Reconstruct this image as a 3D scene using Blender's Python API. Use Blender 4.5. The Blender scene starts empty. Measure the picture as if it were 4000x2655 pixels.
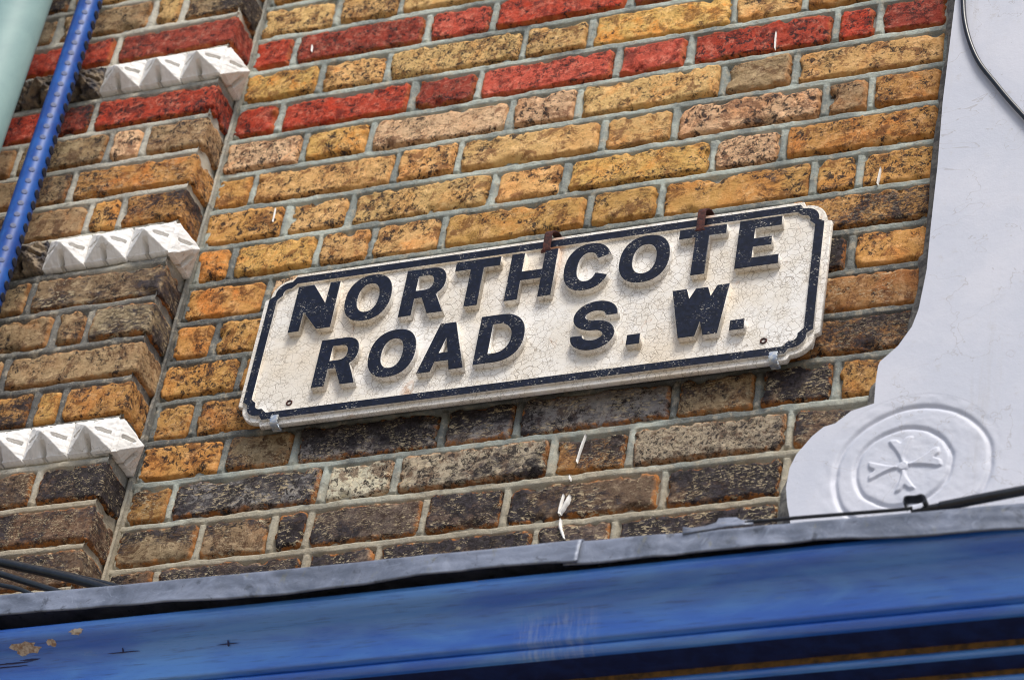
import bpy, bmesh, math, random
import numpy as np
from mathutils import Vector, Matrix

SC = bpy.context.scene
C = SC.collection
PI = math.pi

# ------------------------------------------------------------------ camera
FPX, PW, PH = 12121.04, 4000.0, 2655.0
CAM_R = Vector((0.92731199, 0.34578237, 0.14327254))
CAM_U = Vector((0.12302165, -0.64309433, 0.75584083))
CAM_F = Vector((-0.35349419, 0.68327464, 0.63888780))
CAM_C = Vector((1.73085581, -2.9469536, 1.64701388))
cd = bpy.data.cameras.new('camera')
cam = bpy.data.objects.new('camera', cd); C.objects.link(cam)
cd.sensor_width = 36.0; cd.lens = FPX / PW * 36.0
cd.clip_start = 0.05; cd.clip_end = 2000
m = Matrix((CAM_R, CAM_U, -CAM_F)).transposed().to_4x4(); m.translation = CAM_C
cam.matrix_world = m
cd.dof.use_dof = True; cd.dof.focus_distance = 4.28; cd.dof.aperture_fstop = 6.3
SC.camera = cam
SC.cycles.filter_width = 1.05

# ------------------------------------------------------------------ light
SUN_EL, SUN_AZ = math.radians(57), math.radians(-34)     # azimuth from -Y towards +X is negative here
sdir = Vector((math.sin(-SUN_AZ) * math.cos(SUN_EL), -math.cos(SUN_AZ) * math.cos(SUN_EL), math.sin(SUN_EL)))
W = bpy.data.worlds.new('World'); SC.world = W; W.use_nodes = True
wn = W.node_tree.nodes; wl = W.node_tree.links
bg = wn['Background']; sky = wn.new('ShaderNodeTexSky'); sky.sky_type = 'NISHITA'
sky.sun_disc = False; sky.sun_elevation = SUN_EL
sky.sun_rotation = math.atan2(sdir.x, sdir.y)
sky.air_density = 1.0; sky.dust_density = 2.5
wl.new(sky.outputs[0], bg.inputs[0]); bg.inputs[1].default_value = 0.115
sl = bpy.data.lights.new('sun', 'SUN'); sl.energy = 2.6; sl.angle = math.radians(18); sl.color = (1, 0.955, 0.88)
so = bpy.data.objects.new('sun', sl); C.objects.link(so)
so.rotation_euler = sdir.to_track_quat('Z', 'Y').to_euler(); so.location = (2, -3, 9)
vs = SC.view_settings
vs.view_transform = 'Standard'; vs.look = 'None'; vs.gamma = 1.0; vs.exposure = 0.36; vs.use_curve_mapping = False

# ------------------------------------------------------------------ helpers
def px(u, v, y=0.0):
    """photo pixel -> point on the plane parallel to the wall at depth y"""
    d = CAM_F * FPX + CAM_R * (u - PW / 2) - CAM_U * (v - PH / 2)
    t = (y - CAM_C.y) / d.y
    return CAM_C + d * t

def s2l(r, g, b):
    return tuple(((c / 255 / 12.92) if c / 255 <= .04045 else ((c / 255 + .055) / 1.055) ** 2.4) for c in (r, g, b))

def _h(ix, iy, iz, seed):
    n = (ix * 374761393 + iy * 668265263 + iz * 2147483647 + seed * 1274126177) & 0xffffffff
    n = ((n ^ (n >> 13)) * 1274126177) & 0xffffffff
    n = ((n ^ (n >> 16)) * 2246822519) & 0xffffffff
    return ((n ^ (n >> 15)) & 0xffffff) / float(0xffffff)

def vnoise(x, y, seed=0):
    x = np.asarray(x, float); y = np.asarray(y, float)
    ix = np.floor(x).astype(np.int64); iy = np.floor(y).astype(np.int64)
    fx = x - ix; fy = y - iy
    fx = fx * fx * fx * (fx * (fx * 6 - 15) + 10); fy = fy * fy * fy * (fy * (fy * 6 - 15) + 10)
    a = _h(ix, iy, 0 * ix, seed); b = _h(ix + 1, iy, 0 * ix, seed)
    c = _h(ix, iy + 1, 0 * ix, seed); d = _h(ix + 1, iy + 1, 0 * ix, seed)
    return (a * (1 - fx) + b * fx) * (1 - fy) + (c * (1 - fx) + d * fx) * fy

def fbm(x, y, seed=0, oct=4, rough=.5):
    s = 0; a = 1; t = 0; f = 1
    for i in range(oct):
        s = s + a * vnoise(x * f + 17.3 * i, y * f - 9.1 * i, seed + i * 31); t += a; a *= rough; f *= 2.03
    return s / t          # 0..1 around .5

def link(name, me, mats, parent=None, smooth=True):
    o = bpy.data.objects.new(name, me); C.objects.link(o)
    for mm in (mats if isinstance(mats, (list, tuple)) else [mats]): me.materials.append(mm)
    if smooth: me.polygons.foreach_set('use_smooth', [True] * len(me.polygons))
    if parent: o.parent = parent
    return o

def tag(o, label, cat, group=None, kind=None):
    if label: o['label'] = label
    if cat: o['category'] = cat
    if group: o['group'] = group
    if kind: o['kind'] = kind
    return o

def thing(name, label, cat, loc=(0, 0, 0), group=None):
    o = bpy.data.objects.new(name, None); C.objects.link(o); o.location = loc
    o.empty_display_size = .05
    o['kind'] = 'thing'
    return tag(o, label, cat, group)

def local(o, parent):
    """keep world coordinates of a mesh that is parented to an Empty standing away from the origin"""
    o.parent = parent; o.location = Vector(o.location) - Vector(parent.location)
    return o

def mesh(name, v, f):
    me = bpy.data.meshes.new(name); me.from_pydata(v, [], f); me.update(); return me

def grid_faces(nr, nc, closed=False, off=0, flip=False):
    F = []
    for i in range(nr - 1):
        for j in range(nc if closed else nc - 1):
            k = (j + 1) % nc
            q = (off + i * nc + j, off + i * nc + k, off + (i + 1) * nc + k, off + (i + 1) * nc + j)
            F.append(q[::-1] if flip else q)
    return F

def box_mesh(name, x0, x1, y0, y1, z0, z1, bev=.0):
    bm = bmesh.new(); bmesh.ops.create_cube(bm, size=1)
    for v in bm.verts:
        v.co = Vector((x0 + (v.co.x + .5) * (x1 - x0), y0 + (v.co.y + .5) * (y1 - y0), z0 + (v.co.z + .5) * (z1 - z0)))
    if bev: bmesh.ops.bevel(bm, geom=bm.edges[:], offset=bev, segments=2, affect='EDGES')
    me = bpy.data.meshes.new(name); bm.to_mesh(me); bm.free(); return me

def tube_mesh(name, pts, r, n=14, caps=True):
    P = [Vector(p) for p in pts]; V = []; F = []
    up = Vector((0.13, 0.9, 0.31)).normalized()
    for i, p in enumerate(P):
        t = (P[min(i + 1, len(P) - 1)] - P[max(i - 1, 0)]).normalized()
        a = t.cross(up).normalized(); b = a.cross(t).normalized()
        rr = r[i] if isinstance(r, (list, tuple)) else r
        for k in range(n):
            an = 2 * PI * k / n
            V.append(tuple(p + a * math.cos(an) * rr + b * math.sin(an) * rr))
    F = grid_faces(len(P), n, True)
    if caps:
        F.append(tuple(range(n))); F.append(tuple(range((len(P) - 1) * n + n - 1, (len(P) - 1) * n - 1, -1)))
    return mesh(name, V, F)

def smooth_path(pts, n=12):
    P = [Vector(p) for p in pts]; P = [P[0] * 2 - P[1]] + P + [P[-1] * 2 - P[-2]]; out = []
    for i in range(1, len(P) - 2):
        for k in range(n):
            t = k / n; a, b, c, d = P[i - 1:i + 3]
            out.append(.5 * ((2 * b) + (c - a) * t + (2 * a - 5 * b + 4 * c - d) * t * t + (3 * b - a - 3 * c + d) * t ** 3))
    out.append(P[-2]); return out

def curve_mesh(name, splines, depth, bev=0.0, res=1):
    """filled outline(s) in X/Z; front at y=0, back at y=+depth"""
    cu = bpy.data.curves.new(name, 'CURVE'); cu.dimensions = '2D'; cu.fill_mode = 'BOTH'
    cu.extrude = max(depth / 2 - bev, .0001); cu.bevel_depth = bev; cu.bevel_resolution = res; cu.offset = -bev
    for pts in splines:
        sp = cu.splines.new('POLY'); sp.points.add(len(pts) - 1); sp.use_cyclic_u = True
        for q, p in zip(sp.points, pts): q.co = (p[0], p[1], 0, 1)
    ob = bpy.data.objects.new(name, cu); C.objects.link(ob)
    dg = bpy.context.evaluated_depsgraph_get()
    me = bpy.data.meshes.new_from_object(ob.evaluated_get(dg)); me.name = name
    bpy.data.objects.remove(ob); bpy.data.curves.remove(cu)
    bm = bmesh.new(); bm.from_mesh(me); bmesh.ops.remove_doubles(bm, verts=bm.verts[:], dist=1e-6)
    for v in bm.verts: v.co = Vector((v.co.x, depth / 2 - v.co.z, v.co.y))
    bmesh.ops.recalc_face_normals(bm, faces=bm.faces[:])
    bm.to_mesh(me); bm.free(); me.materials.clear()
    return me

# ------------------------------------------------------------------ materials
class NT:
    def __init__(s, name):
        s.m = bpy.data.materials.new(name); s.m.use_nodes = True
        s.t = s.m.node_tree; s.b = s.t.nodes['Principled BSDF']
    def n(s, typ, props=None, **kw):
        nd = s.t.nodes.new('ShaderNode' + typ)
        for k, v in (props or {}).items(): setattr(nd, k, v)
        for k, v in kw.items():
            key = int(k[1:]) if k[0] == 'i' and k[1:].isdigit() else k.replace('_', ' ')
            s.set(nd.inputs[key], v)
        return nd
    def set(s, sock, v):
        if hasattr(v, 'is_output') or isinstance(v, bpy.types.NodeSocket): s.t.links.new(v, sock)
        else:
            if sock.type == 'RGBA' and len(v) == 3: v = (*v, 1)
            sock.default_value = v
    def mix(s, f, a, b, blend='MIX'):
        nd = s.t.nodes.new('ShaderNodeMix'); nd.data_type = 'RGBA'; nd.blend_type = blend
        s.set(nd.inputs[0], f); s.set(nd.inputs[6], a); s.set(nd.inputs[7], b); return nd.outputs[2]
    def math(s, op, a, b=0.0, c=None, clamp=False):
        nd = s.t.nodes.new('ShaderNodeMath'); nd.operation = op; nd.use_clamp = clamp
        s.set(nd.inputs[0], a); s.set(nd.inputs[1], b)
        if c is not None: s.set(nd.inputs[2], c)
        return nd.outputs[0]
    def step(s, x, lo, hi, a=0.0, b=1.0):
        nd = s.t.nodes.new('ShaderNodeMapRange'); nd.interpolation_type = 'SMOOTHSTEP'
        s.set(nd.inputs[0], x); s.set(nd.inputs[1], lo); s.set(nd.inputs[2], hi); s.set(nd.inputs[3], a); s.set(nd.inputs[4], b)
        return nd.outputs[0]
    def noise(s, vec, scale, detail=5, rough=.6, dist=0.0):
        nd = s.n('TexNoise', Vector=vec, Scale=scale, Detail=detail, Roughness=rough, Distortion=dist); return nd.outputs['Fac']
    def mapping(s, vec, scale=(1, 1, 1), loc=(0, 0, 0), rot=(0, 0, 0)):
        nd = s.n('Mapping', Vector=vec, Scale=scale, Location=loc, Rotation=rot); return nd.outputs[0]
    def geo(s): return s.n('NewGeometry').outputs['Position']
    def obj(s): return s.n('TexCoord').outputs['Object']
    def bump(s, h, strength=.5, dist=.002, normal=None):
        nd = s.n('Bump', Height=h, Strength=strength, Distance=dist)
        if normal is not None: s.set(nd.inputs['Normal'], normal)
        return nd.outputs[0]
    def out(s, col=None, rough=None, normal=None, metal=None, spec=None):
        if col is not None: s.set(s.b.inputs['Base Color'], col)
        if rough is not None: s.set(s.b.inputs['Roughness'], rough)
        if normal is not None: s.set(s.b.inputs['Normal'], normal)
        if metal is not None: s.set(s.b.inputs['Metallic'], metal)
        if spec is not None: s.set(s.b.inputs['Specular IOR Level'], spec)
        return s.m

def mat_brick():
    t = NT('weathered_stock_brick')
    oi = t.n('ObjectInfo')
    off = t.n('VectorMath', {'operation': 'SCALE'}, i0=oi.outputs['Location'], Scale=7.3).outputs[0]
    at = lambda nm: t.n('Attribute', {'attribute_type': 'OBJECT', 'attribute_name': nm}).outputs['Fac']
    P = t.n('VectorMath', {'operation': 'ADD'}, i0=t.n('VectorMath', {'operation': 'SCALE'}, i0=t.obj(), Scale=at('tex')).outputs[0], i1=off).outputs[0]
    xyz = t.n('SeparateXYZ', Vector=t.obj())
    grad = t.math('ADD', t.math('MULTIPLY', xyz.outputs['X'], at('gx')), t.math('MULTIPLY', xyz.outputs['Z'], at('gz')))
    soot, crust, speck, warm = at('soot'), at('crust'), at('speck'), at('warm')
    rim = t.n('Attribute', {'attribute_type': 'GEOMETRY', 'attribute_name': 'rim'}).outputs['Fac']
    base = oi.outputs['Color']
    M, A, S_ = (lambda a, b: t.math('MULTIPLY', a, b)), (lambda a, b: t.math('ADD', a, b)), (lambda a, b: t.math('SUBTRACT', a, b))
    big = t.noise(P, 17, 4, .6, .6); mid = t.noise(P, 66, 7, .75, .2); med = t.noise(P, 140, 6, .8, .2); fine = t.noise(P, 300, 5, .75)
    lam = t.noise(t.mapping(P, (1, 1, 2.8), rot=(0, .12, 0)), 66, 8, .80, .5)
    hot = t.mix(1.0, base, (1.16, .74, .44), 'MULTIPLY'); pale = t.mix(.20, t.mix(1.0, base, (1.36, 1.30, 1.18), 'MULTIPLY'), s2l(244, 226, 190)); brn = t.mix(1.0, base, (.36, .26, .22), 'MULTIPLY')
    c = t.mix(M(t.step(big, .46, .64), warm), base, hot)
    c = t.mix(M(t.step(mid, .50, .64), .8), c, pale)
    c = t.mix(M(t.step(t.noise(P, 38, 8, .80, .4), .50, .58), .9), c, brn)
    c = t.mix(M(t.step(med, .52, .64), .75), c, brn)
    c = t.mix(M(t.step(med, .44, .33), .45), c, pale)
    # fresher clay along the broken arrises
    c = t.mix(M(t.step(A(rim, M(S_(mid, .5), 1.6)), .35, .9), .5), c, t.mix(.5, base, s2l(206, 134, 70)))
    # soot: thresholded patches, more as 'soot' rises
    sthr = S_(.71, M(soot, .31))
    sm = A(A(M(big, .38), A(M(lam, .40), M(med, .22))), M(grad, .13))
    smask = t.step(sm, sthr, A(sthr, .10))
    sootc = t.mix(t.step(med, .42, .60), s2l(16, 13, 20), s2l(60, 54, 60))
    c = t.mix(M(smask, .94), c, sootc)
    # black lichen / pits
    sp = M(t.step(t.noise(P, 118, 7, .80, .6), .522, .548), t.step(t.noise(P, 26, 5, .65), S_(S_(.595, M(grad, .14)), M(speck, .22)), S_(S_(.65, M(grad, .14)), M(speck, .22))))
    c = t.mix(M(sp, .92), c, s2l(32, 24, 26))
    # fissures along the bed of the clay
    fis = M(t.step(t.math('ABSOLUTE', S_(t.noise(t.mapping(P, (1, 1, 2.6), rot=(0, .1, 0)), 26, 7, .7, .8), .5)), .016, .004), t.step(t.noise(P, 15, 3, .5), .50, .62))
    c = t.mix(M(fis, .75), c, s2l(40, 28, 26))
    # pale lime crust and veins
    cth = S_(.69, M(crust, .20))
    cm = A(M(lam, .5), A(M(t.noise(P, 24, 4, .6, .8), .26), M(med, .24)))
    cmask = t.step(cm, cth, A(cth, .05))
    c = t.mix(M(cmask, .9), c, t.mix(t.step(mid, .42, .6), s2l(204, 188, 152), s2l(150, 142, 130)))
    # ochre blooms that remain on sooty bricks near edges
    rb = M(t.step(A(rim, M(S_(t.noise(P, 90, 4, .7), .5), 2.4)), .66, 1.0), soot)
    c = t.mix(M(rb, .7), c, s2l(188, 118, 50))
    # cream flecks caught in the soot
    fk = M(M(t.step(t.noise(t.mapping(P, (1, 1, 2.4), rot=(0, .16, 0)), 140, 6, .75, .7), .54, .58), t.step(t.noise(P, 30, 4, .6), .44, .56)), M(t.step(soot, .5, .8), .9))
    c = t.mix(fk, c, t.mix(big, s2l(176, 150, 112), s2l(220, 206, 172)))
    h = A(M(mid, .5), A(M(med, 1.0), A(M(fine, .35), M(lam, .8))))
    h = S_(h, A(M(sp, .6), M(fis, .8)))
    return t.out(c, t.step(mid, .3, .7, .9, .62), t.bump(h, .7, .0042), spec=.3)

def mat_mortar(name, light, dark, sand):
    t = NT(name); P = t.geo()
    a = t.noise(P, 9, 5, .6, .5); b = t.noise(P, 60, 6, .7); f = t.noise(P, 700, 4, .75); g = t.noise(P, 220, 4, .7)
    c = t.mix(t.step(a, .40, .62), light, dark)
    z = t.math('ADD', t.n('SeparateXYZ', Vector=P).outputs['Z'], t.math('MULTIPLY', t.math('SUBTRACT', t.noise(P, 5, 4, .6), .5), .5))
    c = t.mix(t.step(z, 4.24, 4.10, 0, .75), c, s2l(172, 158, 134))
    c = t.mix(t.math('MULTIPLY', t.step(z, 4.20, 4.32), t.step(z, 4.70, 4.50, 0, .75)), c, s2l(78, 77, 78))
    c = t.mix(t.math('MULTIPLY', t.step(b, .5, .66), .6), c, sand)
    c = t.mix(t.math('MULTIPLY', t.step(t.noise(t.mapping(P, (1, 1, 2.5)), 34, 5, .7, 1), .56, .7), .55), c, s2l(66, 64, 64))
    c = t.mix(t.step(f, .58, .70, 0, .55), c, s2l(52, 50, 50))
    c = t.mix(t.step(f, .42, .32, 0, .55), c, s2l(226, 224, 214))
    h = t.math('ADD', t.math('MULTIPLY', f, .6), t.math('ADD', g, t.math('MULTIPLY', b, 1.2)))
    return t.out(c, .92, t.bump(h, .7, .003), spec=.2)

def mat_cream():
    t = NT('crazed_cream_paint'); P = t.geo()
    d = t.n('VectorMath', {'operation': 'ADD'}, i0=P, i1=t.n('VectorMath', {'operation': 'SCALE'}, i0=t.n('TexNoise', Vector=P, Scale=70., Detail=3.).outputs['Color'], Scale=.008).outputs[0]).outputs[0]
    v1 = t.n('TexVoronoi', {'feature': 'DISTANCE_TO_EDGE'}, Vector=d, Scale=150.).outputs['Distance']
    v2 = t.n('TexVoronoi', {'feature': 'DISTANCE_TO_EDGE'}, Vector=d, Scale=85.).outputs['Distance']
    br = t.noise(P, 45, 3, .6)
    crack = t.math('MAXIMUM', t.math('MULTIPLY', t.step(v1, .05, .015), t.step(br, .42, .58)), t.math('MULTIPLY', t.step(v2, .045, .010), t.step(t.noise(P, 12, 3, .6), .36, .56, .25, 1)))
    n = t.noise(P, 16, 5, .65, .5); n2 = t.noise(P, 5, 4, .6); f = t.noise(P, 120, 5, .7)
    c = t.mix(t.step(n, .36, .64), s2l(238, 235, 230), s2l(228, 221, 209))
    c = t.mix(t.step(n2, .50, .72, 0, .5), c, s2l(226, 208, 180))
    c = t.mix(t.step(f, .58, .72, 0, .4), c, s2l(190, 172, 146))
    c = t.mix(t.step(t.noise(t.mapping(P, (1, 1, .35)), 42, 5, .7, .8), .62, .76, 0, .6), c, s2l(190, 136, 88))
    c = t.mix(t.math('MULTIPLY', crack, .55), c, s2l(126, 110, 92))
    q = t.n('SeparateXYZ', Vector=P); run = 0.0
    for x0 in (.2625, .4835):
        d = t.math('ABSOLUTE', t.math('SUBTRACT', q.outputs['X'], x0 - .003))
        m1 = t.math('MULTIPLY', t.step(t.math('ADD', d, t.math('MULTIPLY', t.math('SUBTRACT', t.noise(P, 70, 5, .7), .5), .02)), .018, .003), t.step(q.outputs['Z'], 4.44, 4.545))
        run = t.math('ADD', run, m1)
    c = t.mix(t.math('MULTIPLY', run, .6), c, s2l(176, 116, 66))
    h = t.math('SUBTRACT', t.math('MULTIPLY', f, .25), crack)
    return t.out(c, .5, t.bump(h, .5, .0009), spec=.4)

def mat_navy():
    t = NT('chipped_navy_enamel'); P = t.geo()
    a = t.noise(P, 150, 4, .65); b = t.noise(t.mapping(P, (1, 1, 2.2), rot=(0, -.5, 0)), 330, 3, .6); g = t.noise(P, 28, 4, .6)
    chip = t.math('MULTIPLY', t.step(b, .625, .66), t.step(g, .46, .60))
    c = t.mix(t.step(a, .35, .7), s2l(5, 8, 22), s2l(15, 23, 46))
    c = t.mix(t.step(g, .5, .72, 0, .5), c, s2l(14, 28, 48))
    c = t.mix(chip, c, s2l(224, 216, 202))
    h = t.math('SUBTRACT', t.math('MULTIPLY', a, .5), chip)
    return t.out(c, t.math('ADD', t.math('MULTIPLY', a, .25), t.math('ADD', .28, t.math('MULTIPLY', chip, .4))), t.bump(h, .4, .0008), spec=.32)

def mat_white(name, col, col2, grime, amt=.35):
    t = NT(name); P = t.geo()
    n = t.noise(P, 7, 5, .6, .4); f = t.noise(P, 240, 4, .7); m_ = t.noise(P, 38, 5, .7)
    c = t.mix(t.step(n, .35, .66), col, col2)
    c = t.mix(t.step(m_, .58, .76, 0, amt), c, grime)
    c = t.mix(t.step(t.noise(P, 420, 2, .5), .735, .76, 0, .8), c, s2l(120, 112, 104))
    c = t.mix(t.step(t.noise(t.mapping(P, (1, 1, .10)), 26, 6, .7, .3), .56, .74, 0, .28), c, grime)
    c = t.mix(t.step(t.math('ABSOLUTE', t.math('SUBTRACT', t.noise(P, 6.5, 5, .6, .4), .5)), .0035, .001, 0, .35), c, s2l(150, 142, 136))
    h = t.math('ADD', t.math('MULTIPLY', f, .35), t.math('MULTIPLY', m_, .8))
    return t.out(c, .55, t.bump(h, .3, .0018), spec=.35)

def mat_blue():
    t = NT('weathered_blue_gloss_paint'); P = t.geo()
    gr = t.noise(t.mapping(P, (.06, 1, 1)), 260, 6, .7, .3); big = t.noise(t.mapping(P, (.25, 1, 1)), 14, 4, .6, .5)
    m_ = t.noise(t.mapping(P, (.2, 1, 1)), 60, 5, .65, .6)
    c = t.mix(t.step(big, .36, .66), s2l(38, 108, 220), s2l(88, 154, 238))
    c = t.mix(t.step(gr, .52, .72, 0, .55), c, s2l(22, 52, 122))
    c = t.mix(t.step(m_, .60, .78, 0, .5), c, s2l(104, 146, 200))
    # run-off streaks, then one pale reflection streak painted into the blue
    st = t.math('MULTIPLY', t.step(t.noise(t.mapping(P, (1, .02, .02)), 62, 3, .6), .60, .74), t.step(t.noise(P, 3.1, 2, .5), .54, .66))
    c = t.mix(t.math('MULTIPLY', st, .4), c, s2l(176, 196, 222))
    xx = t.n('SeparateXYZ', Vector=P).outputs['X']
    refl = t.math('MULTIPLY', t.math('MULTIPLY', t.step(xx, .355, .375), t.step(xx, .475, .455)), t.step(t.noise(t.mapping(P, (1, .05, .15)), 120, 6, .75), .40, .68))  # white reflection on the gloss, put in as colour
    zz = t.n('SeparateXYZ', Vector=P).outputs['Z']
    refl = t.math('MULTIPLY', refl, t.math('MULTIPLY', t.step(zz, 3.812, 3.792), t.step(gr, .35, .6, .4, 1)))
    c = t.mix(t.math('MULTIPLY', refl, .42), c, s2l(190, 208, 232))
    # flaked patches showing grey timber
    fl = t.step(t.noise(t.mapping(P, (.22, 1, 1)), 44, 5, .7, .8), .735, .75)
    c = t.mix(fl, c, s2l(168, 150, 132))
    h = t.math('SUBTRACT', t.math('ADD', t.math('MULTIPLY', gr, .7), t.math('MULTIPLY', m_, .8)), t.math('MULTIPLY', fl, 1.5))
    t.b.inputs['Coat Weight'].default_value = .7; t.b.inputs['Coat Roughness'].default_value = .16
    return t.out(c, t.step(gr, .3, .7, .26, .42), t.bump(h, .25, .0018), spec=.8)

def mat_lead():
    t = NT('weathered_lead_sheet'); P = t.geo()
    a = t.noise(P, 11, 5, .62, .9); b = t.noise(P, 48, 6, .7, .6); f = t.noise(P, 260, 5, .7); d = t.noise(t.mapping(P, (1, 1, .35)), 70, 4, .65)
    c = t.mix(t.step(a, .36, .64), s2l(92, 100, 116), s2l(130, 138, 156))
    c = t.mix(t.step(b, .56, .72, 0, .5), c, s2l(160, 168, 184))
    c = t.mix(t.step(b, .44, .32, 0, .7), c, s2l(52, 58, 70))
    c = t.mix(t.step(d, .60, .74, 0, .5), c, s2l(126, 124, 98))
    c = t.mix(t.step(f, .62, .74, 0, .5), c, s2l(60, 62, 68))
    h = t.math('ADD', t.math('MULTIPLY', a, 1.4), t.math('ADD', b, t.math('MULTIPLY', f, .3)))
    return t.out(c, t.step(b, .3, .7, .58, .38), t.bump(h, .35, .0025), metal=.2, spec=.5)

def mat_simple(name, c1, c2, rough=.5, scale=60, bump=.3, metal=0, dist=.001, detail=5):
    t = NT(name); P = t.geo(); a = t.noise(P, scale, detail, .65, .3); f = t.noise(P, scale * 6, 4, .7)
    c = t.mix(t.step(a, .36, .66), c1, c2)
    return t.out(c, rough, t.bump(t.math('ADD', a, t.math('MULTIPLY', f, .4)), bump, dist), metal=metal)

M_BRICK = mat_brick()
M_MORT = mat_mortar('sandy_lime_mortar', s2l(188, 195, 185), s2l(136, 142, 138), s2l(192, 180, 158))
M_MORT_P = mat_mortar('pilaster_lime_mortar', s2l(198, 194, 180), s2l(140, 140, 134), s2l(206, 194, 172))
M_FILL = mat_simple('grey_cement_fillet', s2l(84, 82, 80), s2l(132, 128, 120), .9, 90, .6, 0, .003)
M_CREAM, M_NAVY, M_BLUE, M_LEAD = mat_cream(), mat_navy(), mat_blue(), mat_lead()
M_NAIL = mat_white('white_painted_stone', s2l(238, 236, 233), s2l(228, 225, 219), s2l(182, 170, 154), .4)
M_PANEL = mat_white('white_painted_render', s2l(204, 206, 216), s2l(194, 198, 210), s2l(176, 172, 168), .45)
M_DARKST = mat_simple('sooty_carved_stone', s2l(48, 46, 54), s2l(150, 132, 108), .85, 45, .8, 0, .004)
M_RUST = mat_simple('rusted_iron', s2l(46, 22, 24), s2l(92, 46, 36), .8, 200, .8, .2, .0015)
M_CABLE = mat_simple('black_cable_sheath', s2l(20, 22, 28), s2l(34, 38, 46), .35, 90, .2, 0, .0006)
M_STEEL = mat_simple('tarnished_zinc_bolt', s2l(150, 164, 186), s2l(206, 206, 200), .4, 160, .5, .4, .0012)
M_POSTB = mat_simple('blue_painted_pole', s2l(8, 62, 142), s2l(18, 84, 166), .4, 30, .1)
M_DIMP = mat_simple('dark_pole_socket', s2l(10, 14, 34), s2l(16, 22, 48), .7, 60, .1)
M_STUD = mat_simple('pale_pole_stud', s2l(84, 94, 128), s2l(66, 84, 132), .6, 60, .1)
M_COL = mat_simple('pale_green_painted_steel', s2l(118, 144, 142), s2l(130, 156, 152), .45, 12, .1)
M_DRIP = mat_simple('white_paint_splash', s2l(238, 236, 232), s2l(226, 222, 214), .5, 120, .2)
M_OCHRE = mat_simple('dusty_bare_timber', s2l(120, 90, 46), s2l(70, 56, 40), .85, 80, .6)
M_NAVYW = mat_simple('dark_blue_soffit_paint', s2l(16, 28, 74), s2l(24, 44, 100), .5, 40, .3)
M_WOODG = mat_simple('bare_weathered_timber', s2l(214, 204, 190), s2l(150, 122, 102), .85, 130, .7, 0, .002)
M_PAVE = mat_simple('grey_concrete_paving', s2l(132, 120, 104), s2l(146, 134, 116), .9, 8, .3, 0, .004)
M_CORE = mat_simple('wall_core', s2l(120, 110, 100), s2l(100, 92, 86), .95, 20, .3)

# ------------------------------------------------------------------ ground
gv = 40
g = link('ground', mesh('ground', [(-gv, -gv, 0), (gv, -gv, 0), (gv, gv, 0), (-gv, gv, 0)], [(0, 1, 2, 3)]), M_PAVE)
tag(g, 'grey concrete paving in front of the shop', None, kind='structure')

# ------------------------------------------------------------------ bricks
CH, ZK = .0755, 4.9                 # course pitch, level of bed joint 0
XL, XR, XP, YP = -.338, .800, -.3485, -.065
BED, PERP = .0152, .0122
def ztop(r): return ZK - (r - 1) * CH
def zmid(r): return ZK - (r - .5) * CH

TYPES = {   # colour (sRGB), soot, crust, speck, warm
 'r': ((192, 68, 42), .36, .05, .55, .5), 'R': ((208, 88, 66), .26, .12, .75, .2), 'm': ((162, 64, 46), .50, .10, .6, .4),
 'y': ((230, 184, 118), .24, .15, .60, .5), 'Y': ((230, 182, 102), .16, .08, .40, .8), 'p': ((234, 196, 154), .26, .30, .80, .4),
 'o': ((210, 158, 88), .30, .10, .50, .65), 'k': ((196, 146, 82), .58, .25, .7, .7), 'K': ((170, 126, 76), .72, .45, .7, .7),
 'b': ((172, 144, 106), .54, .30, .5, .5), 'q': ((150, 128, 98), .78, .46, .4, .4),
 'g': ((140, 136, 134), .84, .52, .6, .2), 'w': ((206, 198, 174), .34, .70, .7, .3), 'W': ((182, 172, 150), .62, .74, .8, .3),
 'd': ((116, 90, 70), .92, .46, .5, .4), 'D': ((108, 90, 80), .96, .40, .4, .4), 's': ((176, 130, 74), .78, .66, .4, .7),
}
brick_seed = [100]
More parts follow.
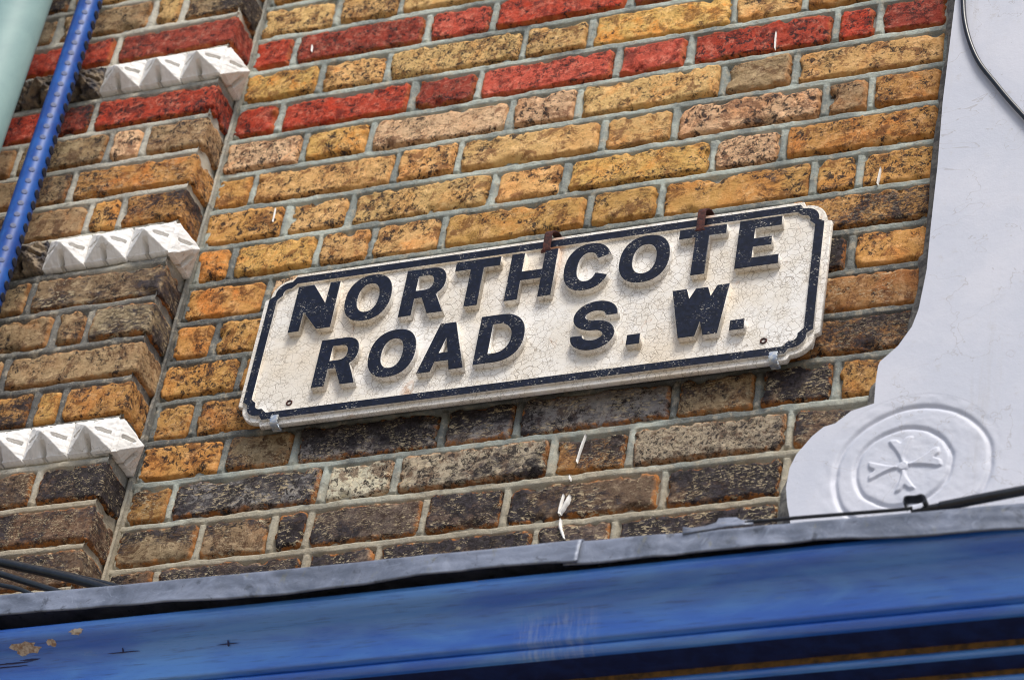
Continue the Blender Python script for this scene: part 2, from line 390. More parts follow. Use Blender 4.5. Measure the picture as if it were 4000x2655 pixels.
def make_brick(parent, L, H, kind, x0, yface, zc, side=0.0, rag=1.0, proud=0.0):
    brick_seed[0] += 1; sd = brick_seed[0]; rnd = random.Random(sd)
    step = .0032; tot = L + side
    ns = max(10, int(tot / step)); nt = max(10, int((H + .004) / step))
    s = np.linspace(-.002, tot + .002, ns); tt = np.linspace(-H / 2 - .002, H / 2 + .002, nt)
    S, T = np.meshgrid(s, tt)
    wk = rnd.uniform(.5, 1.5); rk = rnd.uniform(.35, 1.25)
    wob = (fbm(S * 22, T * 22, sd, 3) - .5) * .0064 * rag * wk + (fbm(S * 130, T * 130, sd + 5, 3) - .5) * .0060 * rag
    rc = .004 + rnd.random() * .006
    qx = np.abs(S - tot / 2) - tot / 2 + rc; qz = np.abs(T) - H / 2 + rc
    e = rc - (np.hypot(np.maximum(qx, 0), np.maximum(qz, 0)) + np.minimum(np.maximum(qx, qz), 0)) + wob
    r = .0030
    k = np.clip(1 - e / r, 0, 1)
    prof = .014 * (1 - np.sqrt(np.maximum(1 - k * k, 0)))
    relief = (fbm(S * 14, T * 20, sd + 9, 3) - .5) * .0024 * rk + (fbm(S * 75, T * 100, sd + 13, 4, .7) - .5) * .0030 * rk
    chip = np.clip(fbm(S * 30, T * 34, sd + 21, 3) - .63, 0, 1) * .05 * np.clip(1 - e / .016, 0, 1)
    pit = np.clip(vnoise(S * 170, T * 170, sd + 40) - .86, 0, 1) * .016
    dep = prof + relief + chip + pit - proud + (S / max(tot, .01) - .5) * rnd.uniform(-.003, .003) + T / H * rnd.uniform(-.002, .002)
    dep = np.where(e <= 0, np.maximum(dep, .014), dep)
    if side:
        a = np.clip((S - L + .006) / .012, 0, 1) * PI / 2; rr = .006
        bx = np.where(S < L - rr, S, np.where(S < L + rr, L - rr + rr * np.sin(a), L))
        by = np.where(S < L - rr, 0, np.where(S < L + rr, rr - rr * np.cos(a), S - L))
        X = bx - np.sin(a) * dep; Y = by + np.cos(a) * dep
    else:
        X, Y = S, dep
    V = np.stack([X, Y, T], -1).reshape(-1, 3)
    F = grid_faces(nt, ns)
    n0 = len(V)
    # close the back
    ring = [j for j in range(ns)] + [(i) * ns + ns - 1 for i in range(1, nt)] + [(nt - 1) * ns + j for j in range(ns - 2, -1, -1)] + [i * ns for i in range(nt - 2, 0, -1)]
    back = [(float(V[i][0]), max(float(V[i][1]), .014) + .012, float(V[i][2])) for i in ring]
    VV = V.tolist() + back; nr = len(ring)
    for j in range(nr):
        F.append((ring[(j + 1) % nr], ring[j], n0 + j, n0 + (j + 1) % nr))
    F.append(tuple(range(n0 + nr - 1, n0 - 1, -1)))
    me = mesh('brick', VV, F)
    at = me.attributes.new('rim', 'FLOAT', 'POINT')
    at.data.foreach_set('value', np.concatenate([np.clip(1 - e.reshape(-1) / .011, 0, 1), np.ones(nr)]).astype(np.float32))
    o = link('brick', me, M_BRICK, parent)
    o.location = Vector((x0, yface, zc)) - Vector(parent.location)
    (cr, cg, cb), so_, cu_, sp_, wa_ = TYPES[kind]
    j = rnd.uniform(.86, 1.10); hj = rnd.uniform(-.06, .06)
    lc = s2l(cr, cg, cb)
    o.color = (lc[0] * j * (1 + hj * .3), lc[1] * j * (1 - hj), lc[2] * j * (1 - hj * 1.5), 1)
    o['soot'] = float(min(1, max(0, so_ + rnd.uniform(-.08, .10)))); o['crust'] = float(min(1, max(0, cu_ + rnd.uniform(-.06, .06))))
    o['speck'] = float(min(1, max(0, sp_ + rnd.uniform(-.25, .2)))); o['warm'] = float(min(1, max(0, wa_ + rnd.uniform(-.3, .2))))
    o['tex'] = rnd.uniform(.6, 1.5); o['gx'] = rnd.uniform(-1, 1) * .9 / max(L, .05); o['gz'] = rnd.uniform(-.5, 1.0) * 1.2 / H
    return o

def X(q, y=0.0):
    return q if isinstance(q, float) else px(q[0], q[1], y).x

wall = tag(thing('brick_wall', '', 'wall', (0.2, 0.0, 3.6)), 'weathered yellow stock brick wall with red bands behind the street name sign', 'wall')
# each course: (joint positions, brick kinds); photo pixels are turned into positions on the wall plane
E1 = lambda s: [XL, -.268, -.0435, .069, .2935, .406, .6305, .743, XR + .06][s:]
O1 = lambda s: [XL, -.209, -.0965, .128, .2405, .465, .5775, .802][s:]
ROWS = {
 -6: (E1(0), 'yyyyyyyy'), -5: (O1(0), 'yyyyyyy'), -4: (E1(0), 'oyyyyyyy'),
 -3: ([XL, (1311, 58), (1564, 22), .128, .2405, .465, .5775, XR], 'yyyyyyy'),
 -2: ([XL, (1151, 196), (1664, 120), (1927, 67), (2454, 18), .406, .6305, XR], 'rmRrmrr'),
 -1: ([XL, (1245, 308), (1508, 277), (2039, 187), (2303, 143), (2865, 45), .5775, XR], 'YyyyYyk'),
 0: ([XL, (1088, 460), (1602, 388), (1865, 339), (2405, 259), (2687, 214), (3262, 107), (3432, 71), XR], 'rrmRRrrm'),
 1: ([XL, (1182, 580), (1445, 540), (1986, 469), (2254, 415), (2816, 330), (3104, 272), XR], 'pYppyby'),
 2: ([XL, (982, 757), (1539, 661), (1789, 612), (2352, 518), (2633, 478), (3218, 388), (3401, 353), XR], 'oyyyypbk'),
 3: ([XL, (1113, 855), (1368, 804), (1919, 737), (2207, 677), (2781, 610), (3058, 550), XR], 'oyyyYpo'),
 4: ([XL, (905, 1014), (1236, 976), (1450, 949), (1724, 914), (2296, 821), (2579, 762), (3175, 680), (3357, 645), XR], 'oYyyooooo'),
 5: ([XL, -.2084, -.10], 'op'), 6: ([XL, -.2769, -.13], 'oo'), 7: ([XL, -.2188, -.12], 'oo'), 8: ([XL, -.2741, -.12], 'kk'),
 9: ([XL, (870, 1782), (1146, 1750), (1727, 1661), (2018, 1634), (2629, 1576), (2955, 1540), (3262, 1487), XR], 'oqgggqdk'),
 10: ([XL, (670, 1934), (1254, 1888), (1544, 1848), (2154, 1772), (2460, 1741), (3079, 1680), XR], 'sgwWsWd'),
 11: ([XL, (766, 2134), (1057, 2076), (1198, 2058), (1655, 1991), (1968, 1969), (2585, 1902), (3058, 1890), XR], 'qqdDDddd'),
 12: ([XL, (603, 2254), (1187, 2196), (1470, 2165), (2089, 2094), (2393, 2071), (3045, 2010), XR], 'dDDdDDd'),
 13: (O1(0), 'ddddddd'),
}
RIGHT = {5: ([.585, XR], 'k'), 6: ([.585, (3322, 980), XR], 'do'), 7: ([.59, XR], 'K'), 8: ([.55, XR], 'K')}
rr_ = random.Random(4)
for R_ in (ROWS, RIGHT):
    for r, (J, kinds) in R_.items():
        xs = [X(q) for q in J]
        for i, kd in enumerate(kinds):
            a = xs[i] + (PERP * .5 if not (i == 0 and R_ is ROWS) else -.004); b = xs[i + 1] - PERP * .5
            if r >= 5 and R_ is ROWS and i == len(kinds) - 1 and b > XR - .02: b = XR - .004
            make_brick(wall, b - a, CH - BED, kd, a, rr_.uniform(-.0015, .0015), zmid(r) + rr_.uniform(-.0012, .0012), rag=1.0 if r < 9 else 1.15)

def mortar_sheet(x0, x1, z0, z1, y0, sd, rows, st=.0024):
    nx = int((x1 - x0) / st); nz = int((z1 - z0) / st)
    x = np.linspace(x0, x1, nx); z = np.linspace(z0, z1, nz); XX, ZZ = np.meshgrid(x, z)
    fr = ((ZK - ZZ) / CH + .5) % 1.0 - .5               # 0 on a bed joint centre, + below
    row = np.floor((ZK - ZZ) / CH + 1).astype(int)
    wz = (fbm(XX * 30, ZZ * 30, sd + 40, 3) - .5) * .004
    up = -fr * CH + wz                                   # height above the joint centre
    bed = .0070 * np.clip((up - .0042) / .0026, 0, 1) + .0040 * np.clip((-up - .0056) / .0022, 0, 1)
    if y0 < -.01: bed = bed + .012 * np.clip((up - .0066) / .0016, 0, 1) * np.isin(row, (-1, 4, 9))
    dp = np.full_like(XX, .2)
    for r, xs in rows.items():
        msk = row == r
        if msk.any():
            d = np.min(np.abs(XX[msk][:, None] - np.array(xs)[None, :]), axis=1); dp[msk] = d
    dp = dp + wz
    perp = .0065 * np.clip((dp - .0040) / .0022, 0, 1)
    inb = np.abs(fr) * CH < BED * .5
    rec = np.where(inb, bed, perp)
    Y = y0 + .0022 + rec + (fbm(XX * 26, ZZ * 26, sd, 4) - .5) * .0034 + (fbm(XX * 150, ZZ * 150, sd + 3, 3) - .5) * .0018
    return np.stack([XX, Y, ZZ], -1).reshape(-1, 3).tolist(), grid_faces(nz, nx)

JR = {r: [X(q) for q in J] for r, (J, k_) in ROWS.items()}
for r, (J, k_) in RIGHT.items(): JR[r] = JR[r] + [X(q) for q in J]
v, f = mortar_sheet(-.36, .86, 3.88, 5.42, 0, 11, JR)
o = link('mortar', mesh('mortar', v, f), M_MORT, wall); o.location = -Vector(wall.location)
o = link('masonry_core', box_mesh('masonry_core', -1.6, 1.9, .03, .30, 3.2, 5.42), M_CORE, wall, False); o.location = -Vector(wall.location)

# white splashes of paint on the bricks
def drip(pts, wd, yoff=-.0045):
    c = [px(u, v_, 0) for u, v_ in pts]; c = smooth_path(c, 5); n = len(c); V = []; F = []
    rd = random.Random(int(pts[0][0]))
    for i, p in enumerate(c):
        w_ = wd * .62 * (.35 + .65 * math.sin(PI * min(1, (i + .6) / n)) ) * rd.uniform(.75, 1.2) * .5
        V += [(p.x - w_, .0015, p.z), (p.x - w_ * .5, yoff, p.z), (p.x + w_ * .5, yoff, p.z), (p.x + w_, .0015, p.z)]
    F = grid_faces(n, 4); F += [(0, 1, 2, 3), tuple(range(4 * n - 1, 4 * n - 5, -1))]
    o = link('paint_splash', mesh('paint_splash', V, F), M_DRIP, wall); o.location = -Vector(wall.location); return o
drip([(3034, 130), (3030, 160), (3028, 196)], .004)
drip([(1222, 182), (1219, 207)], .006)
drip([(1080, 818), (1074, 845), (1068, 872)], .006)
drip([(3442, 660), (3434, 695), (3428, 724)], .005)
drip([(2291, 1700), (2272, 1750), (2254, 1808)], .0035)
drip([(2228, 1862), (2227, 1878)], .006)
drip([(2204, 1935), (2192, 1975), (2184, 2010)], .006)
drip([(2228, 1938), (2210, 1975), (2187, 2012)], .013)
drip([(2192, 2030), (2190, 2058), (2198, 2085), (2206, 2108)], .009)
drip([(3178, 1340), (3170, 1362)], .006)

# ------------------------------------------------------------------ pilaster
pil = tag(thing('brick_pilaster', '', 'pilaster', (-.7, -.03, 3.6)), 'projecting brick pilaster with white pointed stone blocks down its edge', 'pilaster')
PR = {
 -7: ([-1.05, -.83, -.6, XP], 'byy'), -6: ([-1.05, -.92, -.70, -.46, XP], 'bbyb'), -5: ([-1.05, -.80, -.57, XP], 'byy'), -4: ([-1.05, -.90, -.68, -.45, XP], 'bqyb'),
 -3: ([-1.05, (230, 90), (591, 60), (716, 25), XP], 'qbyb'),
 -2: ([-1.05, -.845, (286, 214), (455, 179), XP], 'rrrm'),
 0: ([-1.05, -.90, (196, 491), (366, 446), XP], 'rrmr'),
 1: ([-1.05, -.93, (71, 603), (424, 558), (558, 549), XP], 'bbbpb'),
 2: ([-1.05, -.85, (110, 760), (275, 730), XP], 'bbbk'),
 3: ([-1.05, -.88, (60, 885), (342, 842), (469, 829), XP], 'bbbok'),
 5: ([-1.05, -.82, (116, 1154), XP], 'bbq'),
 6: ([-1.05, -.84, -.62, (205, 1284), (342, 1262), XP], 'bbbbq'),
 7: ([-1.05, -.84, (9, 1465), XP], 'bbb'),
 8: ([-1.05, -.78, (120, 1604), (234, 1586), XP], 'bkok'),
 10: ([-1.05, -.80, (129, 1912), XP], 'ddd'),
 11: ([-1.05, -.84, -.602, XP], 'ddd'), 12: ([-1.05, -.84, -.55, XP], 'dDd'), 13: ([-1.05, -.86, -.6, XP], 'ddd'),
}
for r, (J, kinds) in PR.items():
    xs = [X(q, YP) for q in J]
    for i, kd in enumerate(kinds):
        last = i == len(kinds) - 1
        a = xs[i] + PERP * .5; b = xs[i + 1] - (0 if last else PERP * .5)
        make_brick(pil, b - a, CH - BED, kd, a, YP + rr_.uniform(-.0012, .0012), zmid(r) + rr_.uniform(-.001, .001), side=.066 if last else 0.0, rag=.8)
JP = {r: [X(q, YP) for q in J][:-1] for r, (J, k_) in PR.items()}
v, f = mortar_sheet(-1.05, XP - .004, 3.86, 5.42, YP, 23, JP, .003)
# the return face of the pilaster
st = .0042; ny = 17; nz = int(1.70 / st); yy = np.linspace(YP + .004, .012, ny); zz = np.linspace(3.72, 5.42, nz)
YY, ZZ = np.meshgrid(yy, zz)
XX = XP - .0062 + (fbm(YY * 40, ZZ * 26, 51, 4) - .5) * .005
n0 = len(v); v += np.stack([XX, YY, ZZ], -1).reshape(-1, 3).tolist(); f += grid_faces(nz, ny, off=n0)
o = link('mortar', mesh('mortar', v, f), M_MORT_P, pil); o.location = -Vector(pil.location)
# mortar fillet in the internal corner
zf = np.linspace(3.72, 5.42, 320); V = []
for z in zf:
    w1 = .001 + .005 * (fbm(np.array([z * 22]), np.array([.3]), 77)[0]); w2 = .0005 + .004 * (fbm(np.array([z * 19]), np.array([4.3]), 78)[0])
    V += [(XP - .002, -w1, z), (XP + .004, -.003 - w1 * .35, z), (XP + w2 * .6, -.0015, z), (XP + w2 + .004, .010, z)]
o = link('corner_fillet', mesh('corner_fillet', V, grid_faces(len(zf), 4, flip=True)), M_MORT_P, pil); o.location = -Vector(pil.location)

def nail_mesh(sd, wd, ht, apex, rough=0.0, n=60):
    x = np.linspace(-1, 1, n); XX, ZZ = np.meshgrid(x, x)
    Hh = apex * np.clip(1.03 - np.maximum(np.abs(XX), np.abs(ZZ)) * 1.06, 0, 1)
    for ax, ay in ((1, 0), (-1, 0), (0, 1), (0, -1)):
        u = XX * ax + ZZ * ay; vv = -XX * ay + ZZ * ax
        k = np.clip((u - .34) / .62, 0, 1); hw = (.150 if ay == -1 else .118) * np.sqrt(np.clip(np.sin(PI * (k * .72 + .12)), 0, 1))
        msk = np.clip((hw - np.abs(vv)) / .035, 0, 1) * (u > .34) * (u < (.99 if ay == -1 else .88)) * (np.abs(vv) < u)
        Hh = Hh - msk * (.0320 - .010 * k)
    Hh = Hh + (fbm(XX * 5, ZZ * 5, sd, 4) - .5) * (.0022 + rough)
    ex = (fbm(ZZ * 3, XX * 0, sd + 2) - .5) * .0016
    XW = XX * wd / 2 + ex; ZW = ZZ * ht / 2 + (fbm(XX * 4, ZZ * 0, sd + 3) - .5) * .003
    V = np.stack([XW, -Hh - .003, ZW], -1).reshape(-1, 3).tolist(); F = grid_faces(n, n)
    ring = [j for j in range(n)] + [i * n + n - 1 for i in range(1, n)] + [(n - 1) * n + j for j in range(n - 2, -1, -1)] + [i * n for i in range(n - 2, 0, -1)]
    n0 = len(V)
    for i in ring: V.append((V[i][0], .03, V[i][2]))
    nr = len(ring)
    for j in range(nr): F.append((ring[(j + 1) % nr], ring[j], n0 + j, n0 + (j + 1) % nr))
    F.append(tuple(range(n0 + nr - 1, n0 - 1, -1)))
    return mesh('pointed_block', V, F)

PN = .0718
for r in (-1, 4, 9):
    zc = zmid(r) + .0035
    for i in range(9):
        white = i < 3 or (r == 9 and i < 5)
        o = link('pointed_block', nail_mesh(900 + r * 20 + i, PN - (.0032 if white else .006), .0585, .0245, 0 if white else .011), M_NAIL if white else M_DARKST, pil)
        if not white: o['label'] = 'soot blackened pointed stone block'
        o.location = Vector((XP - .001 - PN * (i + .5), YP, zc)) - Vector(pil.location)
    o = link('pointed_block', nail_mesh(990 + r, .060, .0585, .0245), M_NAIL, pil)      # on the return face
    o.location = Vector((XP + .001, YP / 2 - .001, zc)) - Vector(pil.location); o.rotation_euler = (0, 0, PI / 2)

# ------------------------------------------------------------------ street sign
SY = -.024
sign = tag(thing('street_sign', '', 'sign', (.2375, -.004, 4.279)), 'cast cream street sign with navy letters reading NORTHCOTE ROAD S. W.', 'sign')
SX0, SX1, SZ0, SZ1 = -.190, .665, 4.279, 4.565
def outline(i):
    cor = [(.043 + .3 * i, i), (.0395 + .1 * i, .008 + i)]
    r = .030 - i
    cor += [(.038 - r * math.sin(a), .038 - r * math.cos(a)) for a in [k * PI / 2 / 9 for k in range(10)]]
    cor += [(.008 + i, .0395 + .1 * i), (i, .043 + .3 * i)]
    P = []
    P += [(SX0 + a, SZ1 - b) for a, b in cor][::-1]
    P += [(SX1 - a, SZ1 - b) for a, b in cor]
    P += [(SX1 - a, SZ0 + b) for a, b in cor][::-1]
    P += [(SX0 + a, SZ0 + b) for a, b in cor]
    return P
def sgn(name, me, mats, y):
    o = link(name, me, mats, sign, False); o.location = Vector((0, y, 0)) - Vector(sign.location); return o
def front_mat(me, thr=.5):
    me.polygons.foreach_set('material_index', [1 if p.normal.y < -thr else 0 for p in me.polygons])
sgn('plate', curve_mesh('plate', [outline(0)], .0085, .0014), M_CREAM, SY)
for bx_ in (-.12, .24, .60): sgn('batten', box_mesh('batten', bx_ - .02, bx_ + .02, 0, .020, SZ0 + .05, SZ1 - .05), M_RUST, SY + .0075)
me = curve_mesh('border', [outline(.0088), outline(.0222)], .0056, .0007); front_mat(me)
sgn('border', me, [M_CREAM, M_NAVY], SY - .0042)

HC = .0885; TS = .0205; TB = .0178
def ell(cx, cz, rx, rz, n=40, p=2.25, a0=0, a1=2 * PI, end=False):
    out = []
    for k in range(n + (1 if end else 0)):
        a = a0 + (a1 - a0) * k / n; c, s_ = math.cos(a), math.sin(a)
        out.append((cx + rx * math.copysign(abs(c) ** (2 / p), c), cz + rz * math.copysign(abs(s_) ** (2 / p), s_)))
    return out
def stroke(pts, hw, n=9):
    c = smooth_path([(p[0], p[1], 0) for p in pts], n); Lf, Rt = [], []
    for i, p in enumerate(c):
        t = (c[min(i + 1, len(c) - 1)] - c[max(i - 1, 0)]).normalized(); nn = Vector((-t.y, t.x, 0))
        Lf.append(tuple((p + nn * hw)[:2])); Rt.append(tuple((p - nn * hw)[:2]))
    return Lf + Rt[::-1]
def glyph(ch, w):
    h = HC; t = TS; b = TB
    if ch == 'N': return [[(0, 0), (.018, 0), (.0188, .40 * h), (w - .0225, 0), (w, 0), (w, h), (w - .0168, h), (w - .0180, .57 * h), (.0255, h), (0, h)]]
    if ch == 'O': return [ell(w / 2, h / 2, w / 2, h / 2), ell(w / 2, h / 2, w / 2 - t, h / 2 - b)]
    if ch == 'T': return [[(w / 2 - .0105, 0), (w / 2 + .0105, 0), (w / 2 + .0105, h - b), (w, h - b), (w, h), (0, h), (0, h - b), (w / 2 - .0105, h - b)]]
    if ch == 'H': return [[(0, 0), (t, 0), (t, .40 * h), (w - t, .40 * h), (w - t, 0), (w, 0), (w, h), (w - t, h), (w - t, .60 * h), (t, .60 * h), (t, h), (0, h)]]
    if ch == 'E': return [[(0, 0), (w, 0), (w, b), (.024, b), (.024, .415 * h), (w * .80, .415 * h), (w * .80, .60 * h), (.024, .60 * h), (.024, h - b), (w - .001, h - b), (w - .001, h), (0, h)]]
    if ch == 'R':
        bw = w * .94
        o_ = [(0, 0), (t, 0), (t, .36 * h), (.0315, .36 * h), (.0445, 0), (w, 0), (.0545, .385 * h)]
        o_ += ell(bw - .027, .69 * h, .027, .31 * h, 14, 2.3, -.95, PI / 2, True) + [(0, h)]
        i_ = [(t, .535 * h)] + ell(.0345, .685 * h, .0105, .15 * h, 10, 2.3, -PI / 2, PI / 2, True) + [(t, .835 * h)]
        return [o_, i_]
    if ch == 'C':
        o_ = ell(.0352, h / 2, .0352, h / 2, 34, 2.25, .40, 2 * PI - .40, True)
        i_ = ell(.0352, h / 2, .0352 - t, h / 2 - b, 30, 2.25, .46, 2 * PI - .46, True)
        return [o_ + i_[::-1]]
    if ch == 'A': return [[(0, 0), (.0215, 0), (.0255, .20 * h), (.0455, .20 * h), (.049, 0), (w, 0), (.047, h), (.0225, h)], [(.0298, .385 * h), (.0418, .385 * h), (.0362, .66 * h)]]
    if ch == 'D':
        o_ = [(0, 0)] + ell(.030, h / 2, w - .030, h / 2, 24, 2.25, -PI / 2, PI / 2, True) + [(0, h)]
        i_ = [(t, b)] + ell(.028, h / 2, w - t - .028, h / 2 - b, 20, 2.2, -PI / 2, PI / 2, True) + [(t, h - b)]
        return [o_, i_]
    if ch == 'S':
        hw = .0086; rz = (h - 2 * hw) / 4; rx = w / 2 - hw; cl = []
        for k in range(26): a = -.12 + (1.5 * PI + .12) * k / 25; cl.append((w / 2 + rx * math.cos(a), h - hw - rz + rz * math.sin(a)))
        for k in range(1, 26): a = PI / 2 - (1.5 * PI + .12) * k / 25; cl.append((w / 2 + rx * math.cos(a), hw + rz + rz * math.sin(a)))
        return [stroke(cl, hw + .0006, 1)]
    if ch == 'W': return [[(.0175, 0), (.0415, 0), (.0465, .27 * h), (.0525, 0), (.0735, 0), (w, h), (w - .0185, h), (w - .026, .80 * h), (w - .031, .985 * h), (.034, .985 * h), (.0265, .80 * h), (.0215, h), (0, h)]]
    if ch == '.': return [[(0, 0), (w, 0), (w, .0188), (0, .0188)]]
T1, T2 = 4.4455, 4.3335
for ch, x, w_, z in (('N', -.1335, .0675, 4.4420), ('O', -.0523, .0735, 4.4455), ('R', .0385, .0690, 4.4425), ('T', .1140, .0695, T1), ('H', .1990, .0708, T1), ('C', .2831, .0680, T1), ('O', .3650, .0748, T1), ('T', .4490, .0693, T1), ('E', .5360, .0625, 4.4463),
                     ('R', -.0740, .0670, 4.3300), ('O', .0060, .0728, 4.3320), ('A', .0862, .0712, 4.3310), ('D', .1705, .0711, T2), ('S', .3110, .0640, T2), ('.', .3940, .0200, T2), ('W', .4507, .0830, T2), ('.', .5400, .0212, 4.3355)):
    me = curve_mesh('letter', glyph(ch, w_), .0128, .0013); front_mat(me)
    o = sgn('letter' if ch != '.' else 'full_stop', me, [M_CREAM, M_NAVY], SY - .0104)
    o.location.x += x; o.location.z += z
# screw holes in the plate, lined with grime
def px_at(u, v_, y): return px(u, v_, y)
for (u, v_) in ((1129, 1572), (2982, 1330)):
    p = px(u, v_, SY - .001)
    V = []; n = 18
    for rr, yy_ in ((.0052, 0.0003), (.0044, -.0008), (.0030, -.0004), (.0022, .004)):
        for k in range(n): V.append((rr * math.cos(2 * PI * k / n), yy_, rr * math.sin(2 * PI * k / n)))
    F = grid_faces(4, n, True) + [tuple(range(3 * n, 4 * n))]
    o = link('screw_hole', mesh('screw_hole', V, F), M_RUST, sign); o.location = p - Vector(sign.location)

# rusty hooks over the top edge of the sign
def hook(u0, label, sdn):
    p = px(u0[0], u0[1], SY - .010); xc = p.x; zb = p.z
    pts = [(.018, 4.578), (.004, 4.584), (-.012, 4.583), (-.024, 4.577), (-.0345, 4.566), (-.0355, 4.556), (-.0345, zb + .006), (-.0325, zb)]
    c = smooth_path([(0, a, b) for a, b in pts], 6); V = []; n = len(c)
    for i, q in enumerate(c):
        t = (c[min(i + 1, n - 1)] - c[max(i - 1, 0)]).normalized(); nn = Vector((0, t.z, -t.y)); wd = .0058 * (1 if i < n - 5 else 1.35)
        for sx, sn in ((-1, -1), (1, -1), (1, 1), (-1, 1)):
            V.append((xc + sx * wd, q.y + nn.y * sn * .0013, q.z + nn.z * sn * .0013))
    F = grid_faces(n, 4, True) + [(0, 1, 2, 3), tuple(range(4 * n - 1, 4 * n - 5, -1))]
    me = mesh('strap_hook', V, F)
    o = link('strap_hook', me, M_RUST, None, False); tag(o, label, 'hook')
    bv = o.modifiers.new('bevel', 'BEVEL'); bv.width = .0006; bv.segments = 2
    return o
hook((2133, 982), 'rusty iron strap hook over the sign edge above the letter H', 1)
hook((2734, 904), 'rusty iron strap hook over the sign edge above the letter T', 2)
# bent zinc clips under the bottom edge
def clip(q, label):
    p = px(q[0], q[1], SY - .004); xc = p.x
    pts = [(-.0145, 4.2772), (-.019, 4.2762), (-.0245, 4.2760), (-.0285, 4.2778), (-.0300, 4.284), (-.0290, 4.2915)]
    c = smooth_path([(0, a, b) for a, b in pts], 5); V = []; n = len(c)
    for i, q_ in enumerate(c):
        t = (c[min(i + 1, n - 1)] - c[max(i - 1, 0)]).normalized(); nn = Vector((0, t.z, -t.y))
        for sx, sn in ((-1, -1), (1, -1), (1, 1), (-1, 1)):
            V.append((xc + sx * (.0058 + .0008 * math.sin(i * 1.7)), q_.y + nn.y * sn * .0018, q_.z + nn.z * sn * .0018))
    F = grid_faces(n, 4, True) + [(0, 1, 2, 3), tuple(range(4 * n - 1, 4 * n - 5, -1))]
    o = link('sign_clip', mesh('sign_clip', V, F), M_STEEL, None, False); tag(o, label, 'clip')
    bv = o.modifiers.new('bevel', 'BEVEL'); bv.width = .0009; bv.segments = 2
clip((1073, 1640), 'bent zinc clip under the sign below the R of ROAD')
clip((3022, 1390), 'bent zinc clip under the sign below the W and full stop')

# ------------------------------------------------------------------ white scroll panel
PY = -.05
pan = tag(thing('scroll_panel', '', 'panel', (1.1, 0, 3.88)), 'white painted scroll shaped panel with a carved rosette beside the brick wall', 'panel')
op = [(3731, 0), (3682, 402), (3662, 650), (3637, 873), (3620, 1052), (3604, 1132), (3588, 1208), (3562, 1275), (3508, 1350), (3437, 1412), (3430, 1429), (3421, 1487), (3414, 1575), (3396, 1581), (3325, 1604), (3262, 1653), (3218, 1666), (3173, 1702), (3111, 1773), (3084, 1827), (3070, 1903), (3075, 1970), (3084, 2017)]
pts = [px(u, v_, PY) for u, v_ in op]; pts = [(p.x, p.z) for p in pts]
pts = [(.8185, 5.42)] + pts + [(.672, 3.93), (.70, 3.86), (1.55, 3.86), (1.55, 5.42)]
RC = (.8095, 4.0505); RD = .121
circ = [(RC[0] + RD * math.cos(2 * PI * k / 120), RC[1] + RD * math.sin(2 * PI * k / 120)) for k in range(120)]
me = curve_mesh('scroll_face', [pts, circ], .056, 0.0)
o = link('scroll_face', me, M_PANEL, pan, False); o.location = Vector((0, PY, 0)) - Vector(pan.location)
# carved disc that fills the round opening
nr_, na = 84, 200
rad = np.linspace(.0005, RD + .0012, nr_); ang = np.linspace(0, 2 * PI, na, endpoint=False)
RR, AA = np.meshgrid(rad, ang, indexing='ij')
DX, DZ = RR * np.cos(AA), RR * np.sin(AA)
def groove(cx, cz, r0, depth, wd):
    d = np.hypot(DX - cx, DZ - cz) - r0
    wob = (fbm(AA * 3, AA * 0, 61, 3) - .5) * .003
    return depth * np.exp(-((d + wob) / wd) ** 2)
Dp = groove(-.0085, .0055, .0615, .0034, .0030) + groove(.0035, .0, .0995, .0034, .0034) * np.clip(1.15 - .25 * np.cos(AA - .4), .3, 1)
px_, pz_ = DX + .0085, DZ - .0055
pet = np.zeros_like(DX)
for k_, (aa, ln) in enumerate(((PI * .54, .046), (.20, .049), (PI * 1.02, .045), (-PI * .46, .040))):
    u = px_ * math.cos(aa) + pz_ * math.sin(aa); vv = -px_ * math.sin(aa) + pz_ * math.cos(aa)
    hw = .0035 + .0125 * np.clip((u - .012) / .030, 0, 1) ** 1.3
    lim = ln - .007 * np.exp(-(vv / .004) ** 2)
    pet = np.maximum(pet, np.clip((hw - np.abs(vv)) / .0025, 0, 1) * np.clip((u - .004) / .004, 0, 1) * np.clip((lim - u) / .0025, 0, 1))
boss = np.clip((.0085 - np.hypot(px_, pz_)) / .003, 0, 1)
Dp = Dp - .0028 * np.maximum(pet, boss) + (fbm(DX * 60, DZ * 60, 71, 4) - .5) * .0016
edge = np.clip((RD - .001 - RR) / .006, 0, 1)
Dp = Dp * edge
V = np.stack([DX + RC[0], Dp + PY + .0001, DZ + RC[1]], -1).reshape(-1, 3).tolist()
F = grid_faces(nr_, na, True); F.append(tuple(range(na - 1, -1, -1)))
o = link('rosette', mesh('rosette', V, F), M_PANEL, pan); o.location = -Vector(pan.location)
# grey cement fillet between the bricks and the panel
zs = np.linspace(3.88, 5.40, 260); V = []
opz = [p[1] for p in pts[1:-4]][::-1]; opx = [p[0] for p in pts[1:-4]][::-1]
zs2 = np.array([z for z in zs])
for z in zs2:
    xe = float(np.interp(z, opz, opx)) if z < 4.88 else .8185
    wv = .016 + .014 * (fbm(np.array([z * 18]), np.array([1.7]), 88)[0]) if z < 4.45 else .014 + .008 * (fbm(np.array([z * 18]), np.array([1.7]), 88)[0])
    V += [(xe - wv - .008, .008, z), (xe - wv - .003, -.005, z), (xe - wv * .35, -.011, z), (xe + .006, -.016, z)]
o = link('cement_fillet', mesh('cement_fillet', V, grid_faces(len(zs2), 4, flip=True)), M_FILL, pan); o.location = -Vector(pan.location)

